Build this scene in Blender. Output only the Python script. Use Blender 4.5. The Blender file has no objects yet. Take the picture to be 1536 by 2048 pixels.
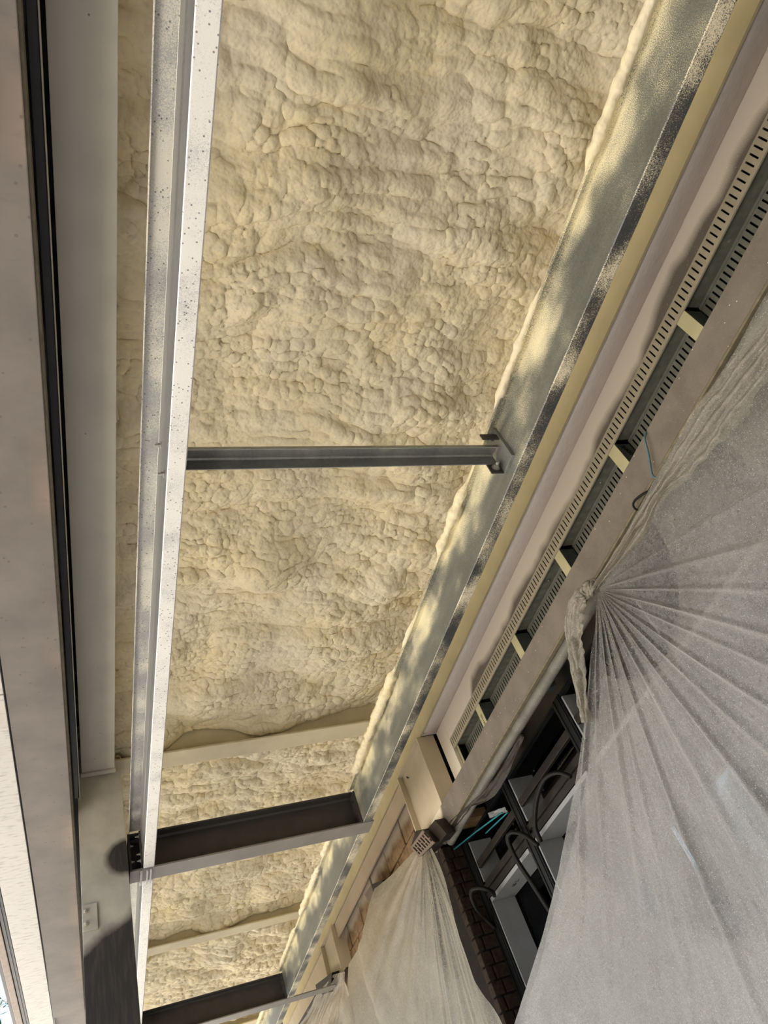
import bpy, bmesh, math, random
import numpy as np
from mathutils import Matrix, Vector
random.seed(7)
S = bpy.context.scene
C = S.collection
# ------------------------------------------------------------------ camera
# world axes: X to the house wall, Y along the eaves away from the viewer, Z up. The viewer's eye is the origin; the ground is 1.6 below.
cam_d = bpy.data.cameras.new('camera'); cam = bpy.data.objects.new('camera', cam_d); C.objects.link(cam)
dX = Vector((0.92402652, -0.03975931, 0.38025543)); dY = Vector((-0.22688157, 0.74350549, 0.62906625)); dZ = Vector((-0.30773324, -0.66754684, 0.67799813))
R = Matrix((dX, dY, dZ))
right = R @ Vector((1, 0, 0)); up = R @ Vector((0, -1, 0)); back = R @ Vector((0, 0, -1))
M = Matrix.Identity(4)
for i in range(3):
    M[i][0] = right[i]; M[i][1] = up[i]; M[i][2] = back[i]
cam.matrix_world = M
cam_d.sensor_fit = 'VERTICAL'; cam_d.sensor_height = 36.0; cam_d.lens = 36.0 * 1511.1 / 2048.0
cam_d.clip_start = 0.02; cam_d.clip_end = 300
S.camera = cam
# ------------------------------------------------------------------ sky, sun, exposure
w = bpy.data.worlds.new('world'); S.world = w; w.use_nodes = True
nt = w.node_tree; nt.nodes.clear()
sky = nt.nodes.new('ShaderNodeTexSky'); sky.sky_type = 'NISHITA'; sky.sun_disc = False
sky.sun_elevation = math.radians(48); sky.sun_rotation = math.radians(-70); sky.air_density = 1.0; sky.dust_density = 2.0
bg = nt.nodes.new('ShaderNodeBackground'); bg.inputs[1].default_value = 0.12
wo = nt.nodes.new('ShaderNodeOutputWorld')
nt.links.new(sky.outputs[0], bg.inputs[0]); nt.links.new(bg.outputs[0], wo.inputs[0])
sd = bpy.data.lights.new('sun', 'SUN'); sd.energy = 6.6; sd.angle = math.radians(0.6); sd.color = (1.0, 0.95, 0.88)
so = bpy.data.objects.new('sun', sd); C.objects.link(so)
so.rotation_euler = Vector((-0.42, -0.30, -0.90)).to_track_quat('-Z', 'Y').to_euler(); so.location = (-6, 4, 8)
S.view_settings.view_transform = 'Standard'; S.view_settings.look = 'None'; S.view_settings.exposure = 1.80; S.view_settings.gamma = 1.0
S.view_settings.use_curve_mapping = False
try:
    S.cycles.max_bounces = 7; S.cycles.diffuse_bounces = 4; S.cycles.transparent_max_bounces = 12; S.cycles.caustics_reflective = False; S.cycles.caustics_refractive = False
except Exception: pass

# ------------------------------------------------------------------ material helpers
def srgb(r, g, b):
    f = lambda c: (c / 255 / 12.92) if c / 255 <= 0.04045 else ((c / 255 + 0.055) / 1.055) ** 2.4
    return (f(r), f(g), f(b), 1)
class NB:
    def __init__(self, name):
        self.m = bpy.data.materials.new(name); self.m.use_nodes = True; self.t = self.m.node_tree; self.t.nodes.clear()
        self.out = self.n('ShaderNodeOutputMaterial'); self.geo = self.n('ShaderNodeNewGeometry')
        self.tc = self.n('ShaderNodeTexCoord')
    def n(self, k, **kw):
        o = self.t.nodes.new(k)
        for a, b in kw.items(): setattr(o, a, b)
        return o
    def l(self, a, b): self.t.links.new(a, b)
    def pos(self, sx=1, sy=1, sz=1):
        mp = self.n('ShaderNodeMapping'); mp.inputs['Scale'].default_value = (sx, sy, sz); self.l(self.geo.outputs['Position'], mp.inputs[0]); return mp.outputs[0]
    def noise(self, scale, detail=3, rough=0.55, v=None):
        o = self.n('ShaderNodeTexNoise'); o.inputs['Scale'].default_value = scale; o.inputs['Detail'].default_value = detail; o.inputs['Roughness'].default_value = rough
        self.l(v if v is not None else self.geo.outputs['Position'], o.inputs['Vector']); return o.outputs[0]
    def vor(self, scale, v=None, feat='F1'):
        o = self.n('ShaderNodeTexVoronoi'); o.feature = feat; o.inputs['Scale'].default_value = scale
        self.l(v if v is not None else self.geo.outputs['Position'], o.inputs['Vector']); return o.outputs['Distance']
    def ramp(self, f, a, b, ca=(0, 0, 0, 1), cb=(1, 1, 1, 1)):
        o = self.n('ShaderNodeValToRGB'); e = o.color_ramp.elements; e[0].position = a; e[1].position = b; e[0].color = ca; e[1].color = cb
        self.l(f, o.inputs[0]); return o.outputs[0]
    def mr(self, f, a, b, c=0.0, d=1.0):
        o = self.n('ShaderNodeMapRange'); o.inputs[1].default_value = a; o.inputs[2].default_value = b; o.inputs[3].default_value = c; o.inputs[4].default_value = d
        self.l(f, o.inputs[0]); return o.outputs[0]
    def mix(self, fac, a, b):
        o = self.n('ShaderNodeMix'); o.data_type = 'RGBA'
        for i, x in ((0, fac), (6, a), (7, b)):
            if isinstance(x, (int, float, tuple)): o.inputs[i].default_value = x
            else: self.l(x, o.inputs[i])
        return o.outputs[2]
    def math(self, op, a, b=0.0, clamp=False):
        o = self.n('ShaderNodeMath'); o.operation = op; o.use_clamp = clamp
        for i, x in enumerate((a, b)):
            if isinstance(x, (int, float)): o.inputs[i].default_value = x
            else: self.l(x, o.inputs[i])
        return o.outputs[0]
    def bump(self, h, strength=0.3, dist=0.01):
        o = self.n('ShaderNodeBump'); o.inputs['Strength'].default_value = strength; o.inputs['Distance'].default_value = dist; self.l(h, o.inputs['Height']); return o.outputs[0]
    def sep(self):
        o = self.n('ShaderNodeSeparateXYZ'); self.l(self.geo.outputs['Position'], o.inputs[0]); return o.outputs
    def bsdf(self, col, rough=0.7, metal=0.0, spec=0.3, nrm=None):
        b = self.n('ShaderNodeBsdfPrincipled')
        for k, x in (('Base Color', col), ('Roughness', rough), ('Metallic', metal), ('Specular IOR Level', spec)):
            if isinstance(x, (int, float, tuple)): b.inputs[k].default_value = x
            else: self.l(x, b.inputs[k])
        if nrm is not None: self.l(nrm, b.inputs['Normal'])
        self.l(b.outputs[0], self.out.inputs[0]); self.b = b; return b
def plain(name, c, rough=0.7, var=0.12, metal=0.0, bump=0.0, scale=25, spec=0.3, speck=None):
    nb = NB(name); n = nb.noise(scale, 4)
    dark = tuple(x * (1 - var) for x in c[:3]) + (1,); lite = tuple(min(1, x * (1 + var)) for x in c[:3]) + (1,)
    col = nb.mix(nb.mr(n, 0.35, 0.65), dark, lite)
    if speck:
        v = nb.vor(speck[0]); col = nb.mix(nb.mr(v, speck[1], speck[1] * 0.6), col, speck[2])
    nb.bsdf(col, rough, metal, spec, nb.bump(n, bump, 0.004) if bump else None); return nb.m

# sprayed foam
nb = NB('sprayed_foam')
n1 = nb.noise(3.0, 3); n2 = nb.noise(45, 4); v1 = nb.vor(85, feat='SMOOTH_F1'); v2 = nb.vor(38, feat='SMOOTH_F1')
c = nb.mix(nb.mr(n1, 0.35, 0.65), srgb(240, 225, 182), srgb(240, 228, 198))
c = nb.mix(nb.mr(n2, 0.45, 0.8), c, srgb(228, 215, 184))
hh = nb.math('ADD', nb.math('MULTIPLY', v1, -0.5), nb.math('MULTIPLY', v2, -0.8)); hh = nb.math('ADD', hh, nb.math('MULTIPLY', n2, 0.45))
nb.bsdf(c, 0.75, 0, 0.25, nb.bump(hh, 0.55, 0.009)); FOAM = nb.m

# galvanised steel with drifted spray dust; amount = how much dust
def galv(name, base, dust, lo, hi, ysc=1.0, metal=0.85, speck=True, fade=None):
    nb = NB(name)
    g = nb.noise(120, 3); g2 = nb.noise(6, 3, v=nb.pos(3, 0.4, 3))
    col = nb.mix(nb.mr(g, 0.3, 0.7), tuple(x * 0.8 for x in base[:3]) + (1,), base)
    col = nb.mix(nb.mr(g2, 0.4, 0.7, 0, 0.5), col, tuple(min(1, x * 1.3) for x in base[:3]) + (1,))
    f = nb.noise(1.6, 3, v=nb.pos(4.0, 2.2 * ysc, 4.0)); gr = nb.noise(430, 2)
    f = nb.math('ADD', f, nb.math('MULTIPLY', nb.math('SUBTRACT', gr, 0.5), 1.0))
    if fade:
        s = nb.sep(); f = nb.math('ADD', f, nb.mr(s[fade[0]], fade[1], fade[2], fade[3], fade[4]))
    mask = nb.mr(f, lo, hi)
    col = nb.mix(mask, col, dust)
    if speck:
        v = nb.vor(70); col = nb.mix(nb.mr(v, 0.20, 0.10, 0, 0.75), col, (0.05, 0.05, 0.05, 1))
    met = nb.math('MULTIPLY', nb.math('SUBTRACT', 1.0, mask), metal)
    nb.bsdf(col, nb.mr(mask, 0, 1, 0.38, 0.8), met, 0.4, nb.bump(g, 0.15, 0.002)); return nb.m
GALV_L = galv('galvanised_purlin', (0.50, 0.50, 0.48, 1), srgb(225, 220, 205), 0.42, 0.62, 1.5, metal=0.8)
GALV_BOT = galv('galvanised_dusty_lit_flange', (0.62, 0.62, 0.60, 1), srgb(238, 236, 230), 0.28, 0.5, 2.0, metal=0.5)  # real dust, plus bright light from below put into the base colour
GALV_WEB = galv('galvanised_clean_shaded_web', (0.23, 0.23, 0.215, 1), srgb(150, 145, 130), 0.75, 1.0, 1.0, metal=0.55, speck=False)  # little dust; the web's shade is painted in as a darker base colour
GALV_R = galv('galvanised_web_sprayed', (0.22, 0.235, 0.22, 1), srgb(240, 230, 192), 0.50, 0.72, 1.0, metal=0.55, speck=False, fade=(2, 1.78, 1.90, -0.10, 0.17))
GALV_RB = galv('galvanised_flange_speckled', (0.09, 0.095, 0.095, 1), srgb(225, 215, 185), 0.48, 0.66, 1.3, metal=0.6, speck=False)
STRUT = galv('galvanised_strut', (0.30, 0.31, 0.29, 1), srgb(185, 180, 155), 0.62, 0.85, 1.0, metal=0.6, speck=False)
DARK = plain('charcoal_steel_paint', srgb(62, 59, 55), 0.5, 0.10, 0.0, 0.05, 14, 0.4)
DARKF = plain('charcoal_flange_pale', srgb(128, 122, 114), 0.5, 0.12, 0.0, 0.05, 5, 0.4)  # bottom flange in a paler tone than the web
CREAM = plain('cream_painted_steel', srgb(208, 194, 168), 0.6, 0.05, 0, 0.03, 6)
YEL = plain('yellowed_cream_steel', srgb(188, 176, 140), 0.6, 0.07, 0, 0.03, 7)
BOLT = plain('zinc_bolt', srgb(190, 188, 178), 0.35, 0.1, 0.8)
BLACK = plain('black_membrane', srgb(24, 25, 26), 0.45, 0.4, 0, 0.4, 18, 0.5)
# beam soffit with overspray drifting to the edges
nb = NB('dusted_beam_soffit'); s = nb.sep(); n = nb.noise(5, 3); g = nb.noise(260, 2)
c = nb.mix(nb.mr(s[0], 0.02, 0.15), srgb(188, 182, 172), srgb(204, 200, 180))
c = nb.mix(nb.mr(n, 0.4, 0.7, 0, 0.5), c, srgb(178, 171, 160)); c = nb.mix(nb.mr(nb.vor(14), 0.05, 0.03, 0, 0.7), c, srgb(70, 65, 60))
nb.bsdf(c, 0.65, 0, 0.3, nb.bump(g, 0.08, 0.002)); SOFF = nb.m
# column: cream dust above, bare dark steel below a ragged line, dark patch where the cross beam masked the spray
nb = NB('column_half_dusted'); s = nb.sep(); n = nb.noise(7, 3); st = nb.noise(9, 4, v=nb.pos(9, 1, 0.9))
line = nb.math('ADD', s[2], nb.math('MULTIPLY', nb.math('SUBTRACT', n, 0.5), 0.07)); line = nb.math('SUBTRACT', line, nb.math('MULTIPLY', s[0], 0.55))
m1 = nb.mr(line, 1.375, 1.435)
# masked patch beside the cross beam: distance from a point on the near face
dx = nb.math('MULTIPLY', nb.math('SUBTRACT', s[0], 0.19), 0.85); dz = nb.math('SUBTRACT', s[2], 1.765)
dd = nb.math('SQRT', nb.math('ADD', nb.math('MULTIPLY', dx, dx), nb.math('MULTIPLY', dz, dz)))
m2 = nb.mr(nb.math('ADD', dd, nb.math('MULTIPLY', nb.math('SUBTRACT', n, 0.5), 0.05)), 0.075, 0.105)
mask = nb.math('MULTIPLY', m1, m2)
dk = nb.mix(nb.mr(st, 0.45, 0.75, 0, 0.5), srgb(54, 51, 49), srgb(92, 84, 72))
lt = nb.mix(nb.mr(n, 0.35, 0.7), srgb(172, 167, 154), srgb(196, 192, 176))
nb.bsdf(nb.mix(mask, dk, lt), 0.55, 0, 0.35); COLM = nb.m
# fascia: primer brown-grey with rust near the inner edge
nb = NB('primed_fascia_steel'); s = nb.sep(); n = nb.noise(4, 4); n2 = nb.noise(22, 4)
c = nb.mix(nb.mr(n, 0.35, 0.65), srgb(108, 101, 95), srgb(122, 115, 108))
edge = nb.math('MULTIPLY', nb.mr(s[0], -0.13, -0.06), nb.mr(nb.noise(2.6, 4), 0.5, 0.66))
c = nb.mix(edge, c, srgb(140, 124, 108)); c = nb.mix(nb.mr(nb.vor(22), 0.13, 0.08, 0, 0.5), c, srgb(82, 74, 68))
c = nb.mix(nb.math('MULTIPLY', nb.mr(nb.noise(7, 5, v=nb.pos(1, 3, 1)), 0.6, 0.72), 0.45), c, srgb(104, 96, 90))
nb.bsdf(c, 0.6, 0, 0.3); FASC = nb.m
# white scuffed board
nb = NB('white_scuffed_board'); n = nb.noise(16, 5, v=nb.pos(1, 3.5, 1))
c = nb.mix(nb.mr(n, 0.52, 0.70, 0, 0.7), srgb(196, 193, 186), srgb(150, 145, 136)); c = nb.mix(nb.mr(nb.noise(1.4, 3), 0.62, 0.7, 0, 0.5), c, srgb(180, 162, 146))
nb.bsdf(c, 0.5); WBOARD = nb.m
BEIGE = plain('beige_gutter_strip', srgb(158, 145, 134), 0.6, 0.08)
DGREY = plain('dark_grey_trim', srgb(38, 37, 38), 0.4, 0.15)
# wall panel with ragged overspray: cream on top, bare grey-brown below
nb = NB('panel_half_oversprayed'); s = nb.sep()
n = nb.noise(2.1, 3, v=nb.pos(1, 1, 0.3)); g = nb.noise(330, 2)
f = nb.math('ADD', s[2], nb.math('MULTIPLY', nb.math('SUBTRACT', n, 0.5), 0.20)); f = nb.math('ADD', f, nb.math('MULTIPLY', nb.math('SUBTRACT', g, 0.5), 0.03))
f = nb.math('ADD', f, nb.mr(s[1], 3.2, 3.6, 0, 0.3))
f = nb.math('ADD', f, nb.mr(s[1], 0.3, 1.6, 0.0, 0.012))
mask = nb.mr(f, 2.022, 2.066)
c = nb.mix(mask, srgb(118, 110, 101), srgb(242, 232, 216)); c = nb.mix(nb.mr(nb.vor(90), 0.13, 0.08, 0, 0.6), c, srgb(230, 222, 205))
nb.bsdf(c, 0.75); PANEL = nb.m
nb = NB('rounded_soffit_paint'); n = nb.noise(40, 3, v=nb.pos(6, 0.6, 6)); c = nb.mix(nb.mr(n, 0.3, 0.7), srgb(214, 204, 196), srgb(228, 219, 210))
nb.bsdf(c, 0.7, 0, 0.25, nb.bump(n, 0.2, 0.003)); PINK = nb.m
TRACK = plain('cream_slotted_metal', srgb(176, 168, 148), 0.5, 0.07)
TRACKD = plain('grey_slotted_metal', srgb(130, 130, 118), 0.5, 0.1, 0.2)
CAV = plain('dark_cavity_lining', srgb(120, 120, 108), 0.5, 0.15, 0.2)
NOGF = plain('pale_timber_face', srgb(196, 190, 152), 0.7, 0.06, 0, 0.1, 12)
NOGS = plain('dark_noggin_side', srgb(78, 86, 84), 0.5, 0.15)  # noggin sides, darker and greyer than the pale front face
nb = NB('brown_grey_board'); n = nb.noise(9, 4); n2 = nb.noise(420, 2)
c = nb.mix(nb.mr(n, 0.35, 0.65), srgb(108, 101, 92), srgb(122, 114, 104)); c = nb.mix(nb.mr(n2, 0.62, 0.75, 0, 0.5), c, srgb(180, 172, 156)); c = nb.mix(nb.mr(nb.vor(34), 0.07, 0.045), c, srgb(235, 230, 220))
s = nb.sep(); dyy = nb.math('SUBTRACT', s[1], 3.99); dzz = nb.math('SUBTRACT', s[2], 1.715); d2 = nb.math('SQRT', nb.math('ADD', nb.math('MULTIPLY', dyy, dyy), nb.math('MULTIPLY', dzz, dzz)))
c = nb.mix(nb.mr(d2, 0.12, 0.085), c, srgb(232, 222, 200))
nb.bsdf(c, 0.75); BOARD = nb.m
EDGE = plain('board_edge_strip', srgb(118, 110, 90), 0.7, 0.2, 0, 0.1, 30)
MEMB = plain('grey_rolled_membrane', srgb(108, 106, 98), 0.55, 0.18, 0, 0.1, 12, speck=(60, 0.09, srgb(220, 220, 210)))
RAG = plain('torn_brown_membrane', srgb(46, 41, 35), 0.6, 0.3, 0, 0.3, 30, speck=(80, 0.08, srgb(200, 190, 170)))
nb = NB('tan_stone_block'); s = nb.sep(); n = nb.noise(14, 5); n3 = nb.noise(3.0, 3, v=nb.pos(1, 1.0, 1))
c = nb.mix(nb.mr(n, 0.35, 0.65), srgb(122, 98, 72), srgb(156, 130, 98))
ff = nb.math('ADD', s[2], nb.math('MULTIPLY', nb.math('SUBTRACT', n3, 0.5), 0.16)); ff = nb.math('ADD', ff, nb.math('MULTIPLY', nb.math('SUBTRACT', nb.noise(200, 2), 0.5), 0.05))
c = nb.mix(nb.mr(ff, 1.975, 2.03), c, srgb(212, 196, 172)); nb.bsdf(c, 0.85, 0, 0.2, nb.bump(n, 0.6, 0.01)); STONE = nb.m
BRICK = plain('dark_brown_brick', srgb(58, 46, 38), 0.85, 0.3, 0, 0.5, 40)
MORTAR = plain('dark_mortar', srgb(40, 36, 32), 0.9, 0.2, 0, 0.3, 60)
FRAME = plain('black_window_frame', srgb(14, 17, 20), 0.5, 0.2, 0, 0, 10, 0.25)
FRAMEG = plain('grey_brown_window_rail', srgb(34, 30, 25), 0.5, 0.3, 0, 0.1, 12)
WHITE = plain('white_faced_lining_board', srgb(146, 148, 150), 0.45, 0.05, 0, 0.25, 9, 0.4)
TAN = plain('sawn_timber_block', srgb(206, 174, 126), 0.8, 0.25, 0, 0.2, 20)
RUB = plain('black_rubber_gasket', srgb(16, 15, 12), 0.6, 0.25, 0, 0, 10, 0.25)
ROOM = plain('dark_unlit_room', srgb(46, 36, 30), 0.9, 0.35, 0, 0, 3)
BOXM = plain('dark_brown_vent_body', srgb(40, 33, 28), 0.5, 0.2)
GRILL = plain('taupe_vent_face', srgb(120, 106, 94), 0.6, 0.1)
CYAN = plain('cyan_strap', srgb(40, 130, 140), 0.5, 0.15)
BLUE = plain('blue_grey_cord', srgb(92, 120, 128), 0.6, 0.15)
INK = plain('black_marker_ink', srgb(14, 14, 14), 0.6, 0.05)
INKB = plain('brown_stamp_ink', srgb(92, 70, 46), 0.7, 0.1)
GROUND = plain('pale_paving', srgb(204, 199, 189), 0.85, 0.1, 0, 0.1, 3)
LEAF = plain('dark_green_needles', srgb(52, 70, 52), 0.7, 0.3)
BARK = plain('grey_brown_bark', srgb(82, 70, 58), 0.9, 0.3)
nb = NB('window_glass'); g1 = nb.n('ShaderNodeBsdfGlossy'); g1.inputs['Roughness'].default_value = 0.02; g1.inputs['Color'].default_value = (0.9, 0.95, 1, 1)
t1 = nb.n('ShaderNodeBsdfTransparent'); t1.inputs[0].default_value = (0.80, 0.84, 0.84, 1); mx = nb.n('ShaderNodeMixShader'); lw = nb.n('ShaderNodeFresnel'); lw.inputs[0].default_value = 1.35
nb.l(lw.outputs[0], mx.inputs[0]); nb.l(t1.outputs[0], mx.inputs[1]); nb.l(g1.outputs[0], mx.inputs[2]); nb.l(mx.outputs[0], nb.out.inputs[0]); GLASS = nb.m
# translucent polythene with dust and droplets
def poly(name, clear, tint, spark=0.35):
    nb = NB(name); big = nb.noise(2.4, 4); fine = nb.noise(240, 3); fib = nb.noise(70, 4, 0.65); vz = nb.vor(60); vz2 = nb.vor(150)
    bmp = nb.bump(nb.math('ADD', nb.noise(22, 5, 0.6), nb.math('MULTIPLY', fine, 0.5)), 0.8, 0.006)
    d = nb.n('ShaderNodeBsdfDiffuse'); tr = nb.n('ShaderNodeBsdfTranslucent'); gl = nb.n('ShaderNodeBsdfGlossy'); tp = nb.n('ShaderNodeBsdfTransparent')
    col = nb.mix(nb.mr(fine, 0.38, 0.62), tuple(x * 0.65 for x in tint[:3]) + (1,), tint)
    sp = nb.math('ADD', nb.mr(vz, 0.09, 0.04), nb.mr(vz2, 0.15, 0.09), clamp=True); col = nb.mix(sp, col, (1, 1, 1, 1))
    nb.l(col, d.inputs[0]); nb.l(col, tr.inputs[0]); gl.inputs['Roughness'].default_value = 0.3; gl.inputs['Color'].default_value = (0.85, 0.85, 0.85, 1); tp.inputs[0].default_value = (0.9, 0.89, 0.86, 1)
    for x in (d, tr, gl): nb.l(bmp, x.inputs['Normal'])
    a = nb.n('ShaderNodeMixShader'); a.inputs[0].default_value = 0.4; nb.l(d.outputs[0], a.inputs[1]); nb.l(tr.outputs[0], a.inputs[2])
    b = nb.n('ShaderNodeMixShader'); b.inputs[0].default_value = 0.10; nb.l(a.outputs[0], b.inputs[1]); nb.l(gl.outputs[0], b.inputs[2])
    lw = nb.n('ShaderNodeLayerWeight'); lw.inputs[0].default_value = 0.35
    op = nb.math('ADD', nb.mr(lw.outputs['Facing'], 0.0, 0.9, 1 - clear, 1.0), nb.mr(big, 0.35, 0.7, -0.08, 0.10)); op = nb.math('ADD', op, nb.mr(fib, 0.35, 0.65, -0.05, 0.05), clamp=True); op = nb.math('MAXIMUM', op, sp)
    e = nb.n('ShaderNodeMixShader'); nb.l(op, e.inputs[0]); nb.l(tp.outputs[0], e.inputs[1]); nb.l(b.outputs[0], e.inputs[2]); nb.l(e.outputs[0], nb.out.inputs[0]); return nb.m
POLY1 = poly('dusty_polythene', 0.79, srgb(206, 203, 196)); POLY2 = poly('creamy_polythene', 0.68, srgb(204, 194, 170)); POLYB = poly('bright_added_polythene', 0.55, srgb(226, 226, 224)); POLYH = poly('folded_polythene_hem', 0.28, srgb(178, 168, 148))  # POLYB is the brighter film of the added layer behind the big sheet

# ------------------------------------------------------------------ mesh helpers
def mesh(name, V, F, mat, smooth=False):
    me = bpy.data.meshes.new(name); me.from_pydata([tuple(v) for v in V], [], F); me.materials.append(mat); me.update()
    if smooth: me.shade_smooth()
    return me
def put(o, name, parent):
    C.objects.link(o)
    if parent is not None: o.parent = parent
    return o
def wloc(p):
    v = Vector((0, 0, 0))
    while p is not None: v = v + Vector(p.location); p = p.parent
    return v
def add(name, V, F, mat, parent=None, smooth=False, rec=True):
    o0 = wloc(parent)
    me = mesh(name, [(v[0] - o0[0], v[1] - o0[1], v[2] - o0[2]) for v in V], F, mat, smooth)
    if rec:
        b = bmesh.new(); b.from_mesh(me); bmesh.ops.recalc_face_normals(b, faces=b.faces); b.to_mesh(me); b.free()
    return put(bpy.data.objects.new(name, me), name, parent)
def thing(name, label, cat, loc, group=None):
    o = bpy.data.objects.new(name, None); C.objects.link(o); o.location = loc; o['label'] = label; o['category'] = cat; o.empty_display_size = 0.1
    if group: o['group'] = group
    return o
def tag(o, label, cat, group=None):
    o['label'] = label; o['category'] = cat
    if group: o['group'] = group
    return o
def struct(o): o['kind'] = 'structure'; return o
def boxd(x0, x1, y0, y1, z0, z1):
    V = [(x, y, z) for x in (x0, x1) for y in (y0, y1) for z in (z0, z1)]
    return V, [(0, 1, 3, 2), (4, 6, 7, 5), (0, 4, 5, 1), (2, 3, 7, 6), (0, 2, 6, 4), (1, 5, 7, 3)]
def bevel(o, w=0.003, seg=2):
    b = bmesh.new(); b.from_mesh(o.data); bmesh.ops.bevel(b, geom=b.edges[:], offset=w, segments=seg, affect='EDGES', profile=0.6); b.to_mesh(o.data); b.free(); return o
def box(name, x0, x1, y0, y1, z0, z1, mat, parent=None, bv=0.0):
    V, F = boxd(x0, x1, y0, y1, z0, z1); o = add(name, V, F, mat, parent)
    if bv: bevel(o, bv)
    return o
def merge(parts):
    V = []; F = []
    for v, f in parts:
        k = len(V); V += list(v); F += [tuple(i + k for i in q) for q in f]
    return V, F
def prism(pts, axis, a0, a1):
    """closed 2D outline extruded along an axis: 'Y' -> pts are (x,z); 'X' -> (y,z); 'Z' -> (x,y)"""
    f = {'Y': lambda p, a: (p[0], a, p[1]), 'X': lambda p, a: (a, p[0], p[1]), 'Z': lambda p, a: (p[0], p[1], a)}[axis]
    n = len(pts); V = [f(p, a0) for p in pts] + [f(p, a1) for p in pts]
    F = [(i, (i + 1) % n, n + (i + 1) % n, n + i) for i in range(n)] + [tuple(range(n))[::-1], tuple(range(n, 2 * n))]
    return V, F
def sheet_outline(pl, t):
    """thin folded sheet: polyline -> closed outline of thickness t"""
    P = [Vector((p[0], p[1])) for p in pl]; off = []
    for i, p in enumerate(P):
        ns = []
        if i: d = (P[i] - P[i - 1]).normalized(); ns.append(Vector((-d.y, d.x)))
        if i < len(P) - 1: d = (P[i + 1] - P[i]).normalized(); ns.append(Vector((-d.y, d.x)))
        nn = sum(ns, Vector((0, 0))).normalized(); k = 1 / max(0.5, nn.dot(ns[0])); off.append(p + nn * t * k)
    return [tuple(p) for p in P] + [tuple(p) for p in reversed(off)]
def tube(name, pts, r, mat, parent=None, n=8, closed=False):
    V = []; F = []; P = [Vector(p) for p in pts]; m = len(P); prev = None
    for i, p in enumerate(P):
        t = (P[min(i + 1, m - 1)] - P[max(i - 1, 0)]).normalized()
        a = (prev - t * prev.dot(t)) if prev is not None else t.orthogonal()
        a.normalize(); prev = a; b = t.cross(a)
        rr = r[i] if isinstance(r, (list, tuple)) else r
        for k in range(n):
            th = 2 * math.pi * k / n; V.append(p + (a * math.cos(th) + b * math.sin(th)) * rr)
    for i in range(m - 1):
        for k in range(n):
            F.append((i * n + k, i * n + (k + 1) % n, (i + 1) * n + (k + 1) % n, (i + 1) * n + k))
    F += [tuple(range(n))[::-1], tuple(range((m - 1) * n, m * n))]
    return add(name, V, F, mat, parent, True)
def smoothpath(pts, k=6):
    P = [Vector(p) for p in pts]; out = []
    for i in range(len(P) - 1):
        p0 = P[max(i - 1, 0)]; p1 = P[i]; p2 = P[i + 1]; p3 = P[min(i + 2, len(P) - 1)]
        for j in range(k):
            t = j / k; out.append(0.5 * ((2 * p1) + (p2 - p0) * t + (2 * p0 - 5 * p1 + 4 * p2 - p3) * t * t + (3 * p1 - p0 - 3 * p2 + p3) * t ** 3))
    out.append(P[-1]); return out
def hexbolt(name, c, axis, r, h, parent, mat=BOLT):
    """hex head with washer and a short shank, pointing along axis (unit vector)"""
    a = Vector(axis).normalized(); u = a.orthogonal().normalized(); v = a.cross(u); V = []; F = []
    def ring(rr, z0, z1, n):
        k = len(V)
        for z in (z0, z1):
            for i in range(n):
                th = 2 * math.pi * i / n; V.append(Vector(c) + a * z + (u * math.cos(th) + v * math.sin(th)) * rr)
        F.extend([(k + i, k + (i + 1) % n, k + n + (i + 1) % n, k + n + i) for i in range(n)]); F.append(tuple(range(k, k + n))[::-1]); F.append(tuple(range(k + n, k + 2 * n)))
    ring(r * 1.5, 0, h * 0.2, 14); ring(r, h * 0.2, h, 6); ring(r * 0.55, h, h * 1.8, 8)
    return add(name, V, F, mat, parent)

# numpy noise
def hash2(ix, iy, k):
    h = (ix.astype(np.int64) * 374761393 + iy.astype(np.int64) * 668265263 + k * 974711) & 0x7fffffff
    h = ((h ^ (h >> 13)) * 1274126177) & 0x7fffffff; h = (h ^ (h >> 16)) & 0x7fffffff
    return (h % 100003) / 100003.0
def vnoise(x, y, k=0):
    ix = np.floor(x); iy = np.floor(y); fx = x - ix; fy = y - iy; fx = fx * fx * fx * (fx * (fx * 6 - 15) + 10); fy = fy * fy * fy * (fy * (fy * 6 - 15) + 10)
    a = hash2(ix, iy, k); b = hash2(ix + 1, iy, k); c_ = hash2(ix, iy + 1, k); d = hash2(ix + 1, iy + 1, k)
    return a + (b - a) * fx + (c_ - a) * fy + (a - b - c_ + d) * fx * fy
def fbm(x, y, o=4, k=0):
    s = 0; a = 0.5
    for i in range(o): s = s + a * vnoise(x * 2 ** i, y * 2 ** i, k + i * 17); a *= 0.5
    return s
def blobs(x, y, k=0):
    """union of round heads: bulging cells that meet in creases"""
    ix = np.floor(x); iy = np.floor(y); best = np.full(x.shape, -1.0)
    for i in (-1, 0, 1):
        for j in (-1, 0, 1):
            cx = ix + i; cy = iy + j; px = cx + 0.15 + 0.7 * hash2(cx, cy, k); py = cy + 0.15 + 0.7 * hash2(cx, cy, k + 1); h = 0.55 + 0.45 * hash2(cx, cy, k + 2)
            d2 = (x - px) ** 2 + (y - py) ** 2; best = np.maximum(best, h - d2 * 1.1)
    return np.clip(best, -0.4, 1)
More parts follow.
